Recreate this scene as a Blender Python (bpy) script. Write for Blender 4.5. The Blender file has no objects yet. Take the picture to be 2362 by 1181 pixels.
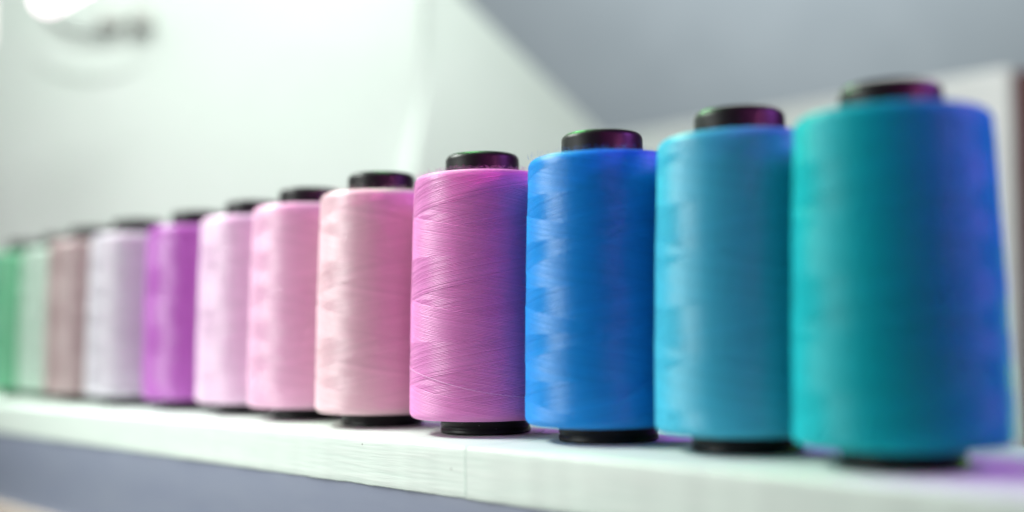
import bpy, math, random
import numpy as np
from mathutils import Vector, Matrix

random.seed(7)
rng = np.random.default_rng(11)
sc = bpy.context.scene
COL = sc.collection

# ------------------------------------------------------------------ camera
FPX = 2769.3
PITCH, ROLL, CAM_H = 0.06511, -0.01478, 0.03862
cp, sp_, cr, sr = math.cos(PITCH), math.sin(PITCH), math.cos(ROLL), math.sin(ROLL)
FWD = Vector((0, cp, sp_))
UP0, R0 = Vector((0, -sp_, cp)), Vector((1, 0, 0))
RIGHT = cr * R0 + sr * UP0
UP = cr * UP0 - sr * R0
cam_d = bpy.data.cameras.new('camera')
cam = bpy.data.objects.new('camera', cam_d)
COL.objects.link(cam)
m = Matrix.Identity(4)
for i in range(3):
    m[i][0], m[i][1], m[i][2] = RIGHT[i], UP[i], -FWD[i]
m[2][3] = CAM_H
cam.matrix_world = m
cam_d.sensor_width = 36.0
cam_d.lens = FPX / 2362 * 36.0
cam_d.clip_start, cam_d.clip_end = 0.01, 60
cam_d.dof.use_dof = True
cam_d.dof.focus_distance = 0.452
cam_d.dof.aperture_fstop = 2.4
sc.camera = cam
CAM = Vector((0, 0, CAM_H))


def ray(px, py):
    """direction of the photograph's pixel (2362 x 1181), depth 1 along the view axis"""
    return FWD + RIGHT * ((px - 1181) / FPX) - UP * ((py - 590.5) / FPX)


def at(px, py, depth):
    return CAM + ray(px, py) * depth


def on_plane(px, py, p0, n):
    d = ray(px, py)
    return CAM + d * ((p0 - CAM).dot(n) / d.dot(n))


# ------------------------------------------------------------------ world, lamps, exposure
w = bpy.data.worlds.new('World')
sc.world = w
w.use_nodes = True
w.node_tree.nodes['Background'].inputs['Color'].default_value = (0.86, 0.90, 1.0, 1)
w.node_tree.nodes['Background'].inputs['Strength'].default_value = 0.03


def area(name, loc, target, size, power, color, spread=180, size_y=None):
    l = bpy.data.lights.new(name, 'AREA')
    l.energy, l.color, l.size = power, color, size
    if size_y:
        l.shape, l.size_y = 'RECTANGLE', size_y
    l.spread = math.radians(spread)
    o = bpy.data.objects.new(name, l)
    o.location = loc
    o.rotation_euler = (Vector(target) - Vector(loc)).to_track_quat('-Z', 'Y').to_euler()
    COL.objects.link(o)
    return o


area('key_light', (-0.66, 0.70, 0.66), (-0.06, 0.50, 0.05), 0.46, 3.0, (0.93, 1.0, 0.93), 80, 0.20)
area('front_fill', (-0.74, 0.28, 0.13), (-0.06, 0.50, 0.03), 0.40, 1.3, (0.95, 1.0, 0.95), 100, 0.30)
area('violet_light', (0.60, 0.30, 0.38), (0.10, 0.36, 0.09), 0.22, 0.46, (0.62, 0.15, 1.0), 60)
area('pink_light', (0.44, 0.00, 0.24), (0.03, 0.43, 0.115), 0.05, 0.06, (1.0, 0.18, 0.62), 34)
area('magenta_light', (0.10, -0.16, 0.50), (-0.10, 0.56, 0.05), 0.40, 0.12, (1.0, 0.08, 0.70), 42)  # added fill that tints the cones' right sides, no fixture of the place
area('green_light', (-0.06, 0.58, 0.32), (0.10, 0.40, 0.09), 0.05, 0.30, (0.25, 1.0, 0.30), 110)
area('low_green_light', (0.21, 0.395, 0.012), (0.14, 0.35, 0.012), 0.03, 0.012, (0.35, 1.0, 0.15), 120)
area('housing_light', (-0.10, 0.60, 0.85), (-0.22, 1.05, 0.10), 0.40, 2.5, (0.92, 1.0, 0.94), 85)
area('panel_light', (0.20, 0.72, 0.80), (0.78, 0.78, 0.10), 0.25, 1.4, (0.97, 1.0, 0.98), 85)  # extra unseen lamp, put in only to brighten the white panel
area('wall_light', (0.85, 1.10, 2.30), (0.75, 2.6, 0.55), 1.2, 24.0, (0.93, 0.99, 1.0), 100)  # unseen wash added to lift the grey wall

sc.view_settings.view_transform = 'Standard'
sc.view_settings.look = 'None'
sc.view_settings.exposure = 0.0
sc.view_settings.gamma = 1.0
sc.view_settings.use_curve_mapping = False
sc.render.engine = 'CYCLES'
sc.cycles.use_denoising = True
sc.cycles.max_bounces = 10
sc.cycles.diffuse_bounces = 6


# ------------------------------------------------------------------ helpers
def tag(o, label=None, cat=None, group=None, kind=None):
    for k, v in (('label', label), ('category', cat), ('group', group), ('kind', kind)):
        if v:
            o[k] = v
    return o


def link(o, parent=None):
    COL.objects.link(o)
    if parent:
        o.parent = parent
    return o


def empty(name, loc=(0, 0, 0), rz=0.0):
    o = bpy.data.objects.new(name, None)
    o.location = loc
    o.rotation_euler = (0, 0, rz)
    o.empty_display_size = 0.01
    return link(o)


def mesh_obj(name, me, mat=None, parent=None):
    o = bpy.data.objects.new(name, me)
    if mat:
        if not me.materials:
            me.materials.append(mat)
        o.material_slots[0].link = 'OBJECT'
        o.material_slots[0].material = mat
    return link(o, parent)


def grid_mesh(name, V, nu, nv, wrap_u, attrs=None):
    """V: (nv, nu, 3) array -> smooth quad grid"""
    me = bpy.data.meshes.new(name)
    iu = np.arange(nu if wrap_u else nu - 1)
    iv = np.arange(nv - 1)
    a = (iv[:, None] * nu + iu[None, :])
    b = (iv[:, None] * nu + ((iu + 1) % nu)[None, :])
    F = np.stack([a, b, b + nu, a + nu], -1).reshape(-1, 4)
    me.vertices.add(nu * nv)
    me.vertices.foreach_set('co', V.reshape(-1).astype(np.float32))
    me.loops.add(F.size)
    me.loops.foreach_set('vertex_index', F.reshape(-1).astype(np.int32))
    me.polygons.add(len(F))
    me.polygons.foreach_set('loop_start', (np.arange(len(F)) * 4).astype(np.int32))
    me.polygons.foreach_set('use_smooth', np.ones(len(F), bool))
    for k, arr in (attrs or {}).items():
        at_ = me.attributes.new(k, 'FLOAT', 'POINT')
        at_.data.foreach_set('value', arr.reshape(-1).astype(np.float32))
    me.update(calc_edges=True)
    return me


def lathe(name, prof, n=72):
    t = np.arange(n) / n * 2 * math.pi
    P = np.array(prof)
    V = np.stack([P[:, 0:1] * np.cos(t), P[:, 0:1] * np.sin(t), np.repeat(P[:, 1:2], n, 1)], -1)
    return grid_mesh(name, V, n, len(P), True)


def arc(cx, cz, r, a0, a1, n=6):
    return [(cx + r * math.cos(math.radians(a0 + (a1 - a0) * i / (n - 1))),
             cz + r * math.sin(math.radians(a0 + (a1 - a0) * i / (n - 1)))) for i in range(n)]


def strips(name, paths, rad, sides=3):
    """many thin tubes in one mesh; paths: list of point lists"""
    vs, fs = [], []
    for pts in paths:
        n = len(pts)
        base = len(vs)
        for i, p in enumerate(pts):
            p = Vector(p)
            d = Vector(pts[min(i + 1, n - 1)]) - Vector(pts[max(i - 1, 0)])
            d.normalize()
            s = d.cross(Vector((0.31, 0.2, 0.93)))
            if s.length < 1e-4:
                s = d.cross(Vector((1, 0, 0)))
            s.normalize()
            t = d.cross(s)
            for k in range(sides):
                a = 2 * math.pi * k / sides
                vs.append(p + (s * math.cos(a) + t * math.sin(a)) * rad)
        for i in range(n - 1):
            for k in range(sides):
                k2 = (k + 1) % sides
                fs.append((base + i * sides + k, base + i * sides + k2, base + (i + 1) * sides + k2, base + (i + 1) * sides + k))
    me = bpy.data.meshes.new(name)
    me.from_pydata(vs, [], fs)
    me.polygons.foreach_set('use_smooth', np.ones(len(me.polygons), bool))
    me.update()
    return me


# ------------------------------------------------------------------ materials
def mat_base(name):
    mt = bpy.data.materials.new(name)
    mt.use_nodes = True
    nt = mt.node_tree
    return mt, nt, nt.nodes['Principled BSDF']


def N(nt, kind, **kw):
    n = nt.nodes.new(kind)
    for k, v in kw.items():
        setattr(n, k, v)
    return n


def thread_material(name, rgb, spec=0.42, rough=0.50, wound=True):
    mt, nt, b = mat_base(name)
    at_ = N(nt, 'ShaderNodeAttribute', attribute_name='thread_tone')
    tc = N(nt, 'ShaderNodeTexCoord')
    nz = N(nt, 'ShaderNodeTexNoise')
    nz.inputs['Scale'].default_value = 1500
    nz.inputs['Detail'].default_value = 3
    mp = N(nt, 'ShaderNodeMapping')
    mp.inputs['Scale'].default_value = (1, 1, 2.2)
    nt.links.new(tc.outputs['Object'], mp.inputs['Vector'])
    nt.links.new(mp.outputs['Vector'], nz.inputs['Vector'])
    # dye varies a little from thread to thread and fibre to fibre
    hs = N(nt, 'ShaderNodeHueSaturation')
    hs.inputs['Color'].default_value = (*rgb, 1)
    mr = N(nt, 'ShaderNodeMapRange')
    mr.inputs['To Min'].default_value = 0.86
    mr.inputs['To Max'].default_value = 1.12
    add = N(nt, 'ShaderNodeMath', operation='ADD')
    mul = N(nt, 'ShaderNodeMath', operation='MULTIPLY')
    mul.inputs[1].default_value = 0.5
    nt.links.new(at_.outputs['Fac'], add.inputs[0])
    nt.links.new(nz.outputs['Fac'], add.inputs[1])
    nt.links.new(add.outputs[0], mul.inputs[0])
    nt.links.new(mul.outputs[0], mr.inputs['Value'])
    nt.links.new(mr.outputs[0], hs.inputs['Value'])
    nt.links.new(hs.outputs['Color'], b.inputs['Base Color'])
    bp = N(nt, 'ShaderNodeBump')
    bp.inputs['Strength'].default_value = 0.35
    bp.inputs['Distance'].default_value = 0.0001
    nt.links.new(nz.outputs['Fac'], bp.inputs['Height'])
    nt.links.new(bp.outputs['Normal'], b.inputs['Normal'])
    if wound:
      ac = N(nt, 'ShaderNodeAttribute', attribute_name='across')
      vt = N(nt, 'ShaderNodeVectorTransform', vector_type='VECTOR', convert_from='OBJECT', convert_to='WORLD')
      nt.links.new(ac.outputs['Vector'], vt.inputs['Vector'])
      nt.links.new(vt.outputs['Vector'], b.inputs['Tangent'])
      b.inputs['Anisotropic'].default_value = 0.85
    b.inputs['Roughness'].default_value = rough
    b.inputs['Specular IOR Level'].default_value = spec
    b.inputs['Sheen Weight'].default_value = 0.25
    b.inputs['Sheen Roughness'].default_value = 0.5
    b.inputs['Sheen Tint'].default_value = (*[0.5 + 0.5 * c for c in rgb], 1)
    return mt


def plastic_black():
    mt, nt, b = mat_base('black_plastic')
    tc = N(nt, 'ShaderNodeTexCoord')
    nz = N(nt, 'ShaderNodeTexNoise')
    nz.inputs['Scale'].default_value = 420
    nz.inputs['Detail'].default_value = 4
    nt.links.new(tc.outputs['Object'], nz.inputs['Vector'])
    mr = N(nt, 'ShaderNodeMapRange')
    mr.inputs['To Min'].default_value = 0.30
    mr.inputs['To Max'].default_value = 0.50
    b.inputs['Specular IOR Level'].default_value = 0.20
    nt.links.new(nz.outputs['Fac'], mr.inputs['Value'])
    nt.links.new(mr.outputs[0], b.inputs['Roughness'])
    # specks of lint and dust
    vo = N(nt, 'ShaderNodeTexVoronoi')
    vo.inputs['Scale'].default_value = 330
    nt.links.new(tc.outputs['Object'], vo.inputs['Vector'])
    lt = N(nt, 'ShaderNodeMath', operation='LESS_THAN')
    lt.inputs[1].default_value = 0.055
    nt.links.new(vo.outputs['Distance'], lt.inputs[0])
    mx = N(nt, 'ShaderNodeMix', data_type='RGBA')
    mx.inputs['A'].default_value = (0.010, 0.010, 0.011, 1)
    mx.inputs['B'].default_value = (0.16, 0.16, 0.16, 1)
    nt.links.new(lt.outputs[0], mx.inputs['Factor'])
    nt.links.new(mx.outputs['Result'], b.inputs['Base Color'])
    bp = N(nt, 'ShaderNodeBump')
    bp.inputs['Strength'].default_value = 0.10
    bp.inputs['Distance'].default_value = 0.0003
    nt.links.new(nz.outputs['Fac'], bp.inputs['Height'])
    nt.links.new(bp.outputs['Normal'], b.inputs['Normal'])
    return mt


def painted(name, rgb, rgb2, scale, grain, bump, rough=0.55, spec=0.4, specks=0.0):
    """painted wood / plaster: brush streaks along local x"""
    mt, nt, b = mat_base(name)
    tc = N(nt, 'ShaderNodeTexCoord')
    mp = N(nt, 'ShaderNodeMapping')
    mp.inputs['Scale'].default_value = grain
    nt.links.new(tc.outputs['Object'], mp.inputs['Vector'])
    n1 = N(nt, 'ShaderNodeTexNoise')
    n1.inputs['Scale'].default_value = scale
    n1.inputs['Detail'].default_value = 5
    n1.inputs['Roughness'].default_value = 0.6
    nt.links.new(mp.outputs['Vector'], n1.inputs['Vector'])
    n2 = N(nt, 'ShaderNodeTexNoise')
    n2.inputs['Scale'].default_value = scale * 3.1
    n2.inputs['Detail'].default_value = 3
    nt.links.new(mp.outputs['Vector'], n2.inputs['Vector'])
    add = N(nt, 'ShaderNodeMath', operation='ADD')
    nt.links.new(n1.outputs['Fac'], add.inputs[0])
    nt.links.new(n2.outputs['Fac'], add.inputs[1])
    mx = N(nt, 'ShaderNodeMix', data_type='RGBA')
    mx.inputs['A'].default_value = (*rgb, 1)
    mx.inputs['B'].default_value = (*rgb2, 1)
    mr = N(nt, 'ShaderNodeMapRange')
    mr.inputs['From Min'].default_value = 0.6
    mr.inputs['From Max'].default_value = 1.4
    nt.links.new(add.outputs[0], mr.inputs['Value'])
    nt.links.new(mr.outputs[0], mx.inputs['Factor'])
    if specks:          # odd grains of dirt caught in the paint
        vo = N(nt, 'ShaderNodeTexVoronoi')
        vo.inputs['Scale'].default_value = specks
        nt.links.new(tc.outputs['Object'], vo.inputs['Vector'])
        lt = N(nt, 'ShaderNodeMath', operation='LESS_THAN')
        lt.inputs[1].default_value = 0.030
        nt.links.new(vo.outputs['Distance'], lt.inputs[0])
        m2 = N(nt, 'ShaderNodeMix', data_type='RGBA')
        m2.inputs['B'].default_value = (0.16, 0.15, 0.13, 1)
        nt.links.new(lt.outputs[0], m2.inputs['Factor'])
        nt.links.new(mx.outputs['Result'], m2.inputs['A'])
        nt.links.new(m2.outputs['Result'], b.inputs['Base Color'])
    else:
        nt.links.new(mx.outputs['Result'], b.inputs['Base Color'])
    bp = N(nt, 'ShaderNodeBump')
    bp.inputs['Strength'].default_value = bump
    bp.inputs['Distance'].default_value = 0.0006
    nt.links.new(add.outputs[0], bp.inputs['Height'])
    nt.links.new(bp.outputs['Normal'], b.inputs['Normal'])
    b.inputs['Roughness'].default_value = rough
    b.inputs['Specular IOR Level'].default_value = spec
    return mt


def emitter(name, rgb, strength):
    mt, nt, b = mat_base(name)
    b.inputs['Base Color'].default_value = (0.8, 0.8, 0.8, 1)
    b.inputs['Emission Color'].default_value = (*rgb, 1)
    b.inputs['Emission Strength'].default_value = strength
    return mt


M_BLACK = plastic_black()
M_SHELF = painted('white_painted_wood', (0.64, 0.76, 0.69), (0.74, 0.82, 0.76), 260, (0.05, 1, 1), 0.22, specks=95)
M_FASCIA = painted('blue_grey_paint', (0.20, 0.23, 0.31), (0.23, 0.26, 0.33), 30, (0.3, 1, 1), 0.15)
M_LEDGE = painted('beige_paint', (0.55, 0.48, 0.42), (0.62, 0.55, 0.48), 40, (0.2, 1, 1), 0.3)
M_HOUSING = painted('white_moulded_plastic', (0.78, 0.85, 0.80), (0.81, 0.87, 0.83), 14, (1, 1, 1), 0.04, 0.5)
M_WALL = painted('grey_wall_paint', (0.34, 0.38, 0.41), (0.40, 0.44, 0.47), 4, (1, 1, 1), 0.1, 0.8)
M_PANEL = painted('off_white_panel_paint', (0.70, 0.71, 0.70), (0.76, 0.77, 0.76), 8, (1, 1, 1), 0.1, 0.6)
M_MAROON = painted('maroon_paint', (0.06, 0.012, 0.015), (0.08, 0.015, 0.02), 12, (1, 1, 1), 0.1, 0.6)
M_GREY = painted('grey_rubber', (0.16, 0.16, 0.155), (0.2, 0.2, 0.19), 20, (1, 1, 1), 0.1, 0.6)
M_BADGE = painted('grey_badge', (0.58, 0.60, 0.57), (0.62, 0.63, 0.60), 20, (1, 1, 1), 0.1, 0.6)
M_BULB = emitter('lamp_glass_lit', (1.0, 0.84, 0.89), 2.4)
M_BULB2 = emitter('lamp_glass_dim', (1.0, 0.82, 0.86), 0.75)

# ------------------------------------------------------------------ shelf frame
ANG = 0.83347
ROW0 = Vector((0.11351, 0.34655, 0))
E1 = Vector((math.cos(ANG), -math.sin(ANG), 0))      # along the row, towards the near end
E2 = Vector((-math.sin(ANG), -math.cos(ANG), 0))     # towards the shelf's front edge
SH_RZ = math.atan2(E1.y, E1.x)                       # local x = along the row, local -y = front (E2)
FRONT, BACK, THICK = 0.0484, 0.066, 0.0179
shelf = empty('display_shelf', ROW0, SH_RZ)
tag(shelf, 'long white painted wooden shelf carrying the row of thread cones', 'shelf')


def row_s(px, py, z=0.0):
    """position along the row (local x) of a pixel seen on the front edge line"""
    n = E2
    p = on_plane(px, py, ROW0 + E2 * FRONT, n)
    return (p - ROW0).dot(E1), p.z


SEAM = row_s(1073, 1090)[0]


def board(name, x0, x1, z0, z1, y0, y1, mat, parent, nx, rag=0.0, seed=0, rnd=0.0012):
    """plank with rounded arrises, slightly uneven faces and a ragged lower front arris"""
    g = np.random.default_rng(seed)
    prof = []
    prof += [(y1, z1)]
    for i in range(8):
        prof.append((y1 + (y0 - y1) * (i + 1) / 9, z1))
    prof += arc(y0 + rnd, z1 - rnd, rnd, 90, 180, 5)
    for i in range(6):
        prof.append((y0, z1 - rnd + (z0 - z1 + 2 * rnd * 0.7) * (i + 1) / 7))
    prof += arc(y0 + rnd * 0.5, z0 + rnd * 0.5, rnd * 0.5, 180, 270, 4)
    prof += [(y0 + 0.006, z0), (y0 + 0.02, z0), (y1, z0), (y1, z1)]
    P = np.array(prof)
    xs = np.linspace(x0, x1, nx)
    V = np.zeros((len(P), nx, 3))
    for k in range(len(P)):
        V[k, :, 0] = xs
        V[k, :, 1] = P[k, 0]
        V[k, :, 2] = P[k, 1]
    # slow unevenness of the sawn, painted face
    ph = g.uniform(0, 6.28, 6)
    wob = sum(0.00010 / (j + 1) * np.sin(xs * (90 * (j + 1.3)) + ph[j]) for j in range(6))
    for k in range(len(P)):
        if P[k, 0] <= y0 + rnd:
            V[k, :, 1] += wob
    if rag:
        r = np.cumsum(g.normal(0, 1, nx))
        r = r - np.convolve(np.pad(r, 20, mode='edge'), np.ones(41) / 41, 'valid')
        r = r / (r.std() + 1e-9)
        for k in range(len(P)):
            if P[k, 1] <= z0 + rnd * 0.6 and P[k, 0] < y0 + 0.004:
                V[k, :, 2] += r * rag
    me = grid_mesh(name, V, nx, len(P), False)
    # end caps
    import bmesh
    bm = bmesh.new()
    bm.from_mesh(me)
    bmesh.ops.remove_doubles(bm, verts=bm.verts, dist=1e-6)
    bmesh.ops.holes_fill(bm, edges=[e for e in bm.edges if e.is_boundary], sides=0)
    bmesh.ops.recalc_face_normals(bm, faces=bm.faces)
    bm.to_mesh(me)
    bm.free()
    me.set_sharp_from_angle(angle=math.radians(40))
    return mesh_obj(name, me, mat, parent)


X_NEAR, X_FAR = 0.16, -0.95
board('board', X_FAR, SEAM - 0.00006, -THICK, 0, -FRONT, BACK, M_SHELF, shelf, 900, 0.00006, 3)
board('board', SEAM + 0.00006, X_NEAR, -THICK - 0.0001, 0.00005, -FRONT + 0.00003, BACK, M_SHELF, shelf, 420, 0.00004, 3)
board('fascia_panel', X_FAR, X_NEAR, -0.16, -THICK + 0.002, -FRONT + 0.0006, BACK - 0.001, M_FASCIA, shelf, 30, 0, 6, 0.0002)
M_FILL = painted('mint_filler', (0.58, 0.74, 0.65), (0.64, 0.78, 0.70), 200, (1, 1, 1), 0.3)
board('joint_filler', SEAM - 0.00035, SEAM + 0.00035, -THICK + 0.0006, 0.00010, -FRONT - 0.00005, BACK - 0.0005, M_FILL, shelf, 4, 0, 3, 0.0009)
zl = row_s(0, 1156)[1]
board('lower_ledge', X_FAR, X_NEAR, zl - 0.018, zl, -FRONT - 0.004, -FRONT + 0.0004, M_LEDGE, shelf, 60, 0, 8)

# ------------------------------------------------------------------ thread cones
RCT, RCB, RT, RB, ZB, ZT, HT = 0.01467, 0.01773, 0.02708, 0.02979, 0.00600, 0.10123, 0.110
PITCH_W = 0.0325          # rise of the thread per turn
NTH = 58                  # threads lying side by side in that rise


def winding(name, nu, nv, c, d, seed, th0=0.0):
    """cross-wound thread package: two helix families, the latest pass on top"""
    g = np.random.default_rng(seed)
    # generatrix: bottom face, rounded corner, flank, rounded shoulder, top face
    rb, rt = 0.0028, 0.0034
    pr = [(RCB - 0.0006, ZB + 0.0006)]
    pr += [(RCB + (RB - rb - RCB) * f, ZB) for f in (0.3, 0.7)]
    pr += arc(RB - rb, ZB + rb, rb, -90, 0, 10)
    nflank = 60
    for i in range(1, nflank):
        f = i / nflank
        z = ZB + rb + (ZT - rt - ZB - rb) * f
        r = RB + (RT - RB) * f + 0.00035 * math.sin(math.pi * f)
        pr.append((r, z))
    pr += arc(RT - rt, ZT - rt, rt, 0, 90, 10)
    pr += [(RT - rt + (RCT - 0.0004 - RT + rt) * f, ZT + 0.0004 * f) for f in (0.3, 0.65, 1.0)]
    pr = np.array(pr)
    L = np.concatenate([[0], np.cumsum(np.linalg.norm(np.diff(pr, axis=0), axis=1))])
    s = np.linspace(0, L[-1], nv)
    r0, z0 = np.interp(s, L, pr[:, 0]), np.interp(s, L, pr[:, 1])
    tr, tz = np.gradient(r0), np.gradient(z0)
    ln = np.hypot(tr, tz)
    nr, nz = tz / ln, -tr / ln
    # climb per turn eases off where the guide turns back at both ends
    dist = np.minimum(s - L[2], L[-4] - s)
    gfac = np.clip(dist / 0.0075, 0.0, 1.0)
    gfac = 0.22 + 0.78 * (gfac * gfac * (3 - 2 * gfac))
    F = np.concatenate([[0], np.cumsum(np.diff(s) / (PITCH_W * 0.5 * (gfac[1:] + gfac[:-1])))])
    iref = np.searchsorted(z0[:int(nv * 0.98)], 0.05)
    F = F - F[iref] + 0.05 / PITCH_W
    u = np.arange(nu) / nu
    U, FF = np.meshgrid(u, F)

    def wander(k, amp):
        p = g.uniform(0, 6.28, 5)
        return sum(amp / (j + 1) * np.sin(2 * np.pi * (j + 1) * U + p[j] + k * FF) for j in range(5))

    a_age = np.mod(FF - U + c + wander(0.7, 0.0022), 1.0)
    b_age = np.mod(-(FF + U) + d + wander(0.9, 0.0022), 1.0)
    jit = g.uniform(-0.16, 0.16, (2, NTH + 2))
    tone = g.uniform(0, 1, (2, NTH + 2))
    lift = g.normal(0, 0.000012, (2, NTH + 2))
    # width of the groove at each joint between threads, now and then a real gap
    gw = np.where(g.uniform(0, 1, (2, NTH + 2)) < 0.55, g.uniform(0.14, 0.34, (2, NTH + 2)), 0.05)

    def family(age, fi):
        x = age * NTH
        i = np.floor(x).astype(int)
        e0 = i + jit[fi, i] * (i > 0)
        e1 = i + 1 + jit[fi, i + 1] * (i + 1 < NTH)
        ii = np.clip(i - (x < e0) + (x >= e1), 0, NTH - 1)
        lo = ii + jit[fi, ii] * (ii > 0) + gw[fi, ii] * 0.5
        hi = ii + 1 + jit[fi, ii + 1] * (ii + 1 < NTH) - gw[fi, ii + 1] * 0.5
        f = (x - lo) / (hi - lo)
        prof = np.sqrt(np.clip(1 - (2 * f - 1) ** 2, 0, 1))
        h = np.where((f > 0) & (f < 1), prof * 0.00019 + lift[fi, ii], -0.00010) - age * 0.00022
        return h, tone[fi, ii]

    ha, ta = family(a_age, 0)
    hb, tb = family(b_age, 1)
    top_a = a_age < b_age
    h = np.where(top_a, ha, hb)
    tn = np.where(top_a, ta, tb)
    fade = np.clip((s - L[1]) / 0.004, 0, 1) * np.clip((L[-3] - s) / 0.004, 0, 1)
    h = h * (0.25 + 0.75 * fade)[:, None]
    R = r0[:, None] + nr[:, None] * h
    Z = z0[:, None] + nz[:, None] * h
    TH = 2 * np.pi * (U + th0)
    V = np.stack([R * np.cos(TH), R * np.sin(TH), Z], -1)
    # direction across the thread, for the sheen of the fibres
    sl = np.where(top_a, 1.0, -1.0) * PITCH_W / (2 * np.pi * r0[:, None])
    ct = 1 / np.sqrt(1 + sl * sl)
    st = sl * ct
    X = np.stack([st * np.sin(TH) + ct * tr[:, None] / ln[:, None] * np.cos(TH),
                  -st * np.cos(TH) + ct * tr[:, None] / ln[:, None] * np.sin(TH),
                  ct * tz[:, None] / ln[:, None] + 0 * TH], -1)
    me = grid_mesh(name, V, nu, nv, True, {'thread_tone': tn})
    va = me.attributes.new('across', 'FLOAT_VECTOR', 'POINT')
    va.data.foreach_set('vector', X.reshape(-1).astype(np.float32))
    return me


ME_FINE = winding('thread_fine', 540, 1400, 0.946, 0.146, 21)
ME_MID = winding('thread_mid', 380, 820, 0.31, 0.66, 34)
ME_MID2 = winding('thread_mid_other', 380, 820, 0.12, 0.97, 57)

# tapered plastic tube: rounded lip on top, hollow inside
core_prof = [(RCT - 0.0052, HT - 0.030), (RCT - 0.0050, HT - 0.0022)] \
    + arc(RCT - 0.0036, HT - 0.0014, 0.0014, 180, 90, 5) \
    + arc(RCT - 0.0026, HT - 0.0026, 0.0026, 90, 4, 8) \
    + [(RCT + 0.0002, ZT - 0.002), (RCB - 0.0012, ZB + 0.004), (RCB - 0.0012, ZB + 0.0005)]
ME_CORE = lathe('core_tube', core_prof)
rim_prof = [(RCB - 0.0014, ZB + 0.0012), (RCB - 0.0002, ZB + 0.001), (RCB, ZB - 0.0004), (RCB, 0.0030),
            (RCB - 0.00035, 0.0027), (RCB - 0.00035, 0.0022), (RCB, 0.0019)] \
    + arc(RCB - 0.0008, 0.0008, 0.0008, 0, -80, 5) \
    + [(RCB - 0.003, 0.0001), (RCB - 0.003, ZB)]
ME_RIM = lathe('base_rim', rim_prof)


def surf_r(z):
    f = (z - ZB - 0.0028) / (ZT - 0.0034 - ZB - 0.0028)
    return RB + (RT - RB) * f + 0.00035 * math.sin(math.pi * max(0, min(1, f)))


def fuzz_paths(n, seed, top_share=0.5, ln=(0.0008, 0.0026)):
    g = random.Random(seed)
    out = []
    for _ in range(n):
        a = g.uniform(0, 2 * math.pi)
        if g.random() < top_share:
            zz = ZT - g.uniform(0.0, 0.0016)
            r = RT - 0.0034 * g.uniform(0.1, 2.2)
            nrm = Vector((math.cos(a) * 0.35, math.sin(a) * 0.35, 1))
            zz = ZT + 0.0001
        else:
            zz = g.uniform(ZB + 0.001, ZT - 0.003)
            r = surf_r(zz)
            nrm = Vector((math.cos(a), math.sin(a), g.uniform(-0.2, 0.2)))
        p = Vector((r * math.cos(a), r * math.sin(a), zz))
        tng = Vector((-math.sin(a), math.cos(a), g.uniform(-0.4, 0.4)))
        L = g.uniform(*ln)
        bend = g.uniform(-1.6, 1.6)
        pts = []
        for k in range(5):
            f = k / 4
            pts.append(p + nrm.normalized() * (L * math.sin(f * 1.5) * 0.6) + tng * (L * f * f * bend * 0.6))
        out.append(pts)
    return out


ME_FUZZ = strips('fuzz', fuzz_paths(1500, 3), 0.000022)
ME_FUZZ2 = strips('fuzz_light', fuzz_paths(500, 9, 0.6), 0.000025)

CENT = [(0.1098, 0.3428), (0.0754, 0.3923), (0.0339, 0.4369), (-0.0114, 0.4799), (-0.0576, 0.5290), (-0.0975, 0.5769),
        (-0.1344, 0.6244), (-0.1758, 0.6708), (-0.2240, 0.7168), (-0.2660, 0.7624), (-0.3022, 0.8105), (-0.3450, 0.8555)]
SCL = [0.984, 1.0066, 1.0116, 1.005, 1.0003, 0.997, 0.994, 0.995, 1.0, 1.0, 0.9955, 0.996]
SPOOLS = [
    ('teal', (0.003, 0.39, 0.44), 'teal thread cone at the near end of the shelf, first in the row', 0.15),
    ('sky blue', (0.045, 0.41, 0.59), 'sky blue thread cone standing between the teal and royal blue cones', 0.62),
    ('royal blue', (0.004, 0.235, 0.66), 'royal blue thread cone beside the orchid pink cone', 0.33),
    ('orchid pink', (0.67, 0.23, 0.53), 'sharply focused orchid pink thread cone with single threads showing', 0.0),
    ('blush pink', (0.72, 0.48, 0.54), 'pale blush pink thread cone behind the orchid pink one', 0.47),
    ('rose pink', (0.74, 0.42, 0.60), 'light rose pink thread cone beside the pale blush cone', 0.80),
    ('pale lilac pink', (0.72, 0.51, 0.68), 'very pale lilac pink thread cone next to the vivid purple one', 0.21),
    ('purple', (0.42, 0.10, 0.46), 'vivid purple thread cone, the only deep purple in the row', 0.55),
    ('lavender', (0.56, 0.54, 0.60), 'greyish lavender white thread cone beside the purple one', 0.91),
    ('mauve', (0.40, 0.30, 0.30), 'dusty mauve brown thread cone near the far end', 0.05),
    ('pale mint', (0.46, 0.64, 0.53), 'pale mint thread cone between the mauve and green cones', 0.38),
    ('green', (0.13, 0.50, 0.27), 'fresh green thread cone, last at the far end of the row', 0.70),
]
roots = []
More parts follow.
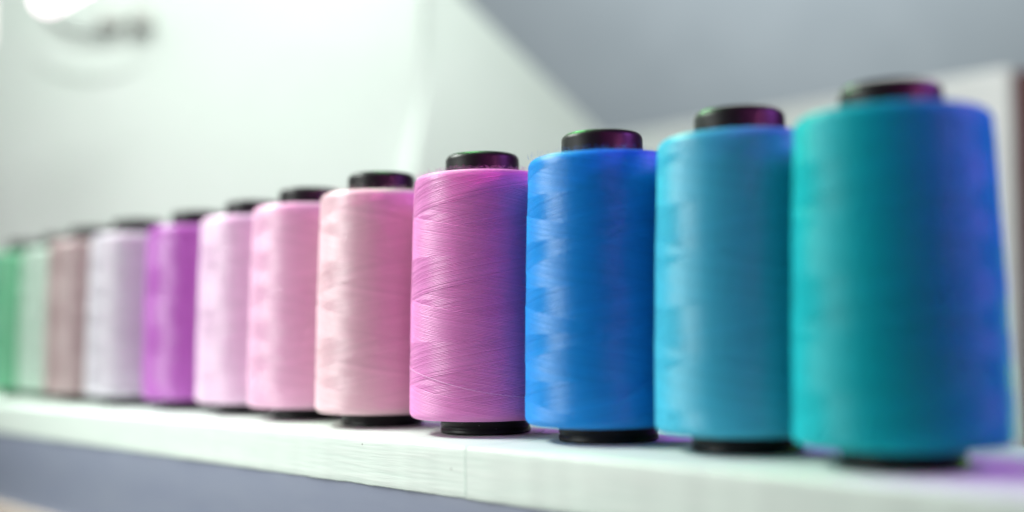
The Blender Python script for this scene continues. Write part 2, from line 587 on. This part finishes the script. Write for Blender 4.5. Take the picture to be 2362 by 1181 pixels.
for i, ((cx, cy), (cn, rgb, lab, rot)) in enumerate(zip(CENT, SPOOLS)):
    root = empty('thread_cone', (cx, cy, 0.0001), rot * 2 * math.pi)
    root.scale = (SCL[i],) * 3
    tag(root, lab, 'thread cone', 'cones of sewing thread standing in a row on the shelf')
    mt = thread_material('thread_' + cn.replace(' ', '_'), rgb, (0.16, 0.34, 0.38, 0.42)[i] if i < 4 else 0.80, 0.55 if i == 0 else 0.47)
    if i < 3:
        mt.node_tree.nodes['Principled BSDF'].inputs['Sheen Weight'].default_value = 0.08
    mt2 = thread_material('fibre_' + cn.replace(' ', '_'), rgb, 0.3, 0.6, False)
    wt = mesh_obj('wound_thread', ME_FINE if i == 3 else (ME_MID, ME_MID2)[i % 2], mt, root)
    if i == 0:
        wt.scale = (1.028, 1.028, 1.0)
    if i not in (0, 3):      # no two cones are filled or stand exactly alike
        full = random.uniform(0.978, 1.0)
        wt.scale = (full, full, random.uniform(0.995, 1.0))
        root.rotation_euler = (random.uniform(-0.004, 0.004), random.uniform(-0.004, 0.004), rot * 2 * math.pi)
    mesh_obj('core_tube', ME_CORE, M_BLACK, root)
    mesh_obj('base_rim', ME_RIM, M_BLACK, root)
    if i == 3:
        tag(mesh_obj('fuzz', ME_FUZZ, mt2, root), kind='stuff')
    elif i in (2, 4):
        tag(mesh_obj('fuzz', ME_FUZZ2, mt2, root), kind='stuff')
    roots.append((root, mt2))


# loose ends of thread lying over the winding
def on_cone(a, z, lift=0.0003):
    r = surf_r(z) + lift
    return Vector((r * math.cos(a), r * math.sin(a), z))


pk, pm = roots[3]
pts = [on_cone(math.pi * (1.02 + 0.70 * t), 0.0262 - 0.0125 * t + 0.0006 * math.sin(7 * t), 0.00032) for t in np.linspace(0, 1, 40)]
mesh_obj('loose_thread', strips('loose_thread', [pts], 0.00013, 6), thread_material('loose_pale_orchid', (0.80, 0.42, 0.72), 0.4, 0.5, False), pk)
bl, bmt = roots[2]
a0 = -bl.rotation_euler[2]
pts = []
for t in np.linspace(0, 1, 30):
    pts.append(on_cone(a0 + math.pi * (1.50 + 0.17 * t), 0.013 + 0.0085 * math.sin(t * 1.6), 0.0004 + 0.0012 * math.sin(math.pi * t)))
mesh_obj('loose_thread', strips('loose_thread_arc', [pts], 0.00024, 6), bmt, bl)

# ------------------------------------------------------------------ tuft of lint on the shelf by the orchid cone
g = random.Random(5)
lp = on_plane(1238, 1001, Vector((0, 0, 0.0003)), Vector((0, 0, 1)))
paths = []
for _ in range(60):
    p = Vector((g.gauss(0, 0.0014), g.gauss(0, 0.0008), g.uniform(0.0, 0.0006)))
    d = Vector((g.gauss(0, 1), g.gauss(0, 1), abs(g.gauss(0, 0.7)))).normalized()
    e = Vector((g.gauss(0, 1), g.gauss(0, 1), g.gauss(0, 0.6))).normalized()
    L = g.uniform(0.0008, 0.0026)
    pp = []
    for k in range(6):
        q = p + d * (L * k / 5) + e * (L * 0.5 * (k / 5) ** 2)
        q.z = max(q.z, 0.0001)
        pp.append(q)
    paths.append(pp)
M_LINT = thread_material('lint_white', (0.75, 0.76, 0.76), 0.3, 0.6, False)
lint = mesh_obj('lint_tuft', strips('lint_tuft', paths, 0.000028), M_LINT)
lint.location = (lp.x, lp.y, 0.0001)
tag(lint, 'tiny tuft of white lint on the shelf by the royal blue cone', 'lint')

# ------------------------------------------------------------------ background
import bmesh


def prism(name, front, back, mat, parent=None, bevel=0.0, seg=5):
    """solid between two matching outlines"""
    bm = bmesh.new()
    f = [bm.verts.new(p) for p in front]
    b = [bm.verts.new(p) for p in back]
    n = len(f)
    bm.faces.new(f)
    bm.faces.new(list(reversed(b)))
    for i in range(n):
        bm.faces.new((f[i], b[i], b[(i + 1) % n], f[(i + 1) % n]))
    bmesh.ops.recalc_face_normals(bm, faces=bm.faces)
    if bevel:
        bmesh.ops.bevel(bm, geom=list(bm.edges), offset=bevel, segments=seg, profile=0.5, affect='EDGES', clamp_overlap=True)
    me = bpy.data.meshes.new(name)
    bm.to_mesh(me)
    bm.free()
    for p in me.polygons:
        p.use_smooth = True
    return mesh_obj(name, me, mat, parent)


# far grey wall
YW = 2.6
prism('back_wall', [(-2.6, YW, -1.2), (2.6, YW, -1.2), (2.6, YW, 2.2), (-2.6, YW, 2.2)],
      [(-2.6, YW + 0.1, -1.2), (2.6, YW + 0.1, -1.2), (2.6, YW + 0.1, 2.2), (-2.6, YW + 0.1, 2.2)], M_WALL)
tag(bpy.data.objects['back_wall'], kind='structure')

# white machine housing behind the row: front shell, side cheek with a raked edge, round boss, badge
HD = 1.05
corner = at(972, 300, HD)
hous = empty('machine_housing', (corner.x, corner.y, -0.35))
tag(hous, 'big white moulded machine housing with a raked side behind the cones', 'machine')


def rel(p):
    return Vector(p) - Vector(hous.location)


fl_dir = Vector((-1.0, 0.0, 0)).normalized()         # front face runs left, a little nearer
zt_, zb_ = 0.62, -0.34
# corner line leans like the moulded edge in the photo
c_top = at(985, -300, HD)
c_mid = at(984, 190, HD)
c_low = at(950, 380, HD)
c_bot = Vector((c_low.x - 0.10, c_low.y, zb_))
LW = 0.95
fr = [c_top, c_mid, c_low, c_bot]
fr2 = [Vector((p.x, p.y, p.z)) for p in fr]
left = [c_bot + fl_dir * LW, Vector((c_top.x, c_top.y, c_top.z)) + fl_dir * LW]
front = [rel(p) for p in fr2 + left]
dv = Vector((0.02, 0.22, 0))
prism('front_shell', front, [p + dv for p in front], M_HOUSING, hous, 0.008, 6)
# side cheek
sd = Vector((0.80, 0.60, 0)).normalized()
nS = Vector((-sd.y, sd.x, 0))
P0 = c_mid + Vector((0.0, 0.002, 0))
ck = [on_plane(940, -200, P0, nS), on_plane(870, -200, P0, nS)]
ck = [on_plane(x, y, P0, nS) for x, y in ((982, -110), (1003, -70), (1075, 0), (1370, 290), (1560, 480), (1700, 900), (915, 900), (950, 385), (980, 190))]
bk = [p + nS * 0.10 for p in ck]
prism('side_cheek', [rel(p) for p in ck], [rel(p) for p in bk], M_HOUSING, hous, 0.002, 3)
# round boss on the front shell
nF = Vector((fl_dir.y, -fl_dir.x, 0))
nF = nF if nF.y < 0 else -nF
bc = on_plane(215, -60, c_mid, nF)
prof = [(0.0, 0.007), (0.050, 0.007)] + arc(0.052, 0.005, 0.002, 90, 0, 4) + [(0.061, 0.003)] + \
    [(0.076, 0.001)] + arc(0.086, 0.0, 0.002, 170, 90, 5) + arc(0.092, -0.004, 0.006, 90, 0, 6) + [(0.098, -0.006)]
boss = mesh_obj('round_boss', lathe('round_boss', prof, 96), M_HOUSING, hous)
boss.matrix_local = Matrix.Translation(rel(bc)) @ nF.to_track_quat('Z', 'Y').to_matrix().to_4x4()
for nm, px, py, wx, wz in (('badge', 250, 42, 0.010, 0.008), ('badge', 325, 36, 0.010, 0.010)):
    q = rel(on_plane(px, py, c_mid + nF * 0.012, nF))
    t = Vector((nF.y, -nF.x, 0))
    o4 = [q - t * wx - Vector((0, 0, wz)), q + t * wx - Vector((0, 0, wz)), q + t * wx + Vector((0, 0, wz)), q - t * wx + Vector((0, 0, wz))]
    prism(nm, o4, [p - nF * 0.010 for p in o4], M_BADGE, hous, 0.002, 2)


# two lit bulbs in the upper left corner
def lamp(px, py, depth, r, ln, tilt, label, glass):
    p = at(px, py, depth)
    root = empty('lit_bulb', p)
    root.rotation_euler = (0, tilt, 0)
    tag(root, label, 'lamp', 'lit bulbs in front of the white machine')
    prof = [(0.0002, -ln)] + arc(0, -ln + r, r, -88, 0, 8) + [(r, ln * 0.5), (r * 0.7, ln * 0.8), (r * 0.55, ln)]
    mesh_obj('glass', lathe('bulb_glass', prof, 40), glass, root)
    prof = [(r * 0.56, ln * 0.96), (r * 0.58, ln), (r * 0.58, ln * 1.25), (r * 0.3, ln * 1.35), (0.0002, ln * 1.35)]
    mesh_obj('socket', lathe('bulb_socket', prof, 32), M_GREY, root)


lamp(158, -30, 0.92, 0.012, 0.030, math.radians(60), 'white glowing bulb at the top left, the larger of the two', M_BULB)
lamp(-44, 20, 0.92, 0.009, 0.032, math.radians(0), 'narrow glowing bulb cut by the left picture edge', M_BULB2)

# white panel parallel to the shelf, further back on the right
nP = -E2
PB = ROW0 + nP * 0.62
pts = [on_plane(x, y, PB, nP) for x, y in ((1180, 355), (2326, 154), (2326, 1500), (1180, 1500))]
pts[2].z = pts[3].z = -0.35
pts[2].x, pts[2].y = pts[1].x, pts[1].y
pts[3].x, pts[3].y = pts[0].x, pts[0].y
pn = prism('white_panel', pts, [p + nP * 0.03 for p in pts], M_PANEL, None, 0.003, 2)
tag(pn, 'off white upright panel behind the blue and teal cones', 'panel')
# dark red post at the panel's end
pa = on_plane(2334, 150, PB - nP * 0.02, nP)
post = [pa, pa + E1 * 0.05, pa + E1 * 0.05, pa]
q0, q1 = pa.copy(), pa + E1 * 0.06
zt1, zb1 = on_plane(2350, 175, PB, nP).z, -0.35
o4 = [Vector((q0.x, q0.y, zb1)), Vector((q1.x, q1.y, zb1)), Vector((q1.x, q1.y, zt1)), Vector((q0.x, q0.y, zt1))]
po = prism('dark_post', o4, [p + nP * 0.05 for p in o4], M_MAROON, None, 0.003, 2)
tag(po, 'dark maroon post at the right picture edge beside the panel', 'post')
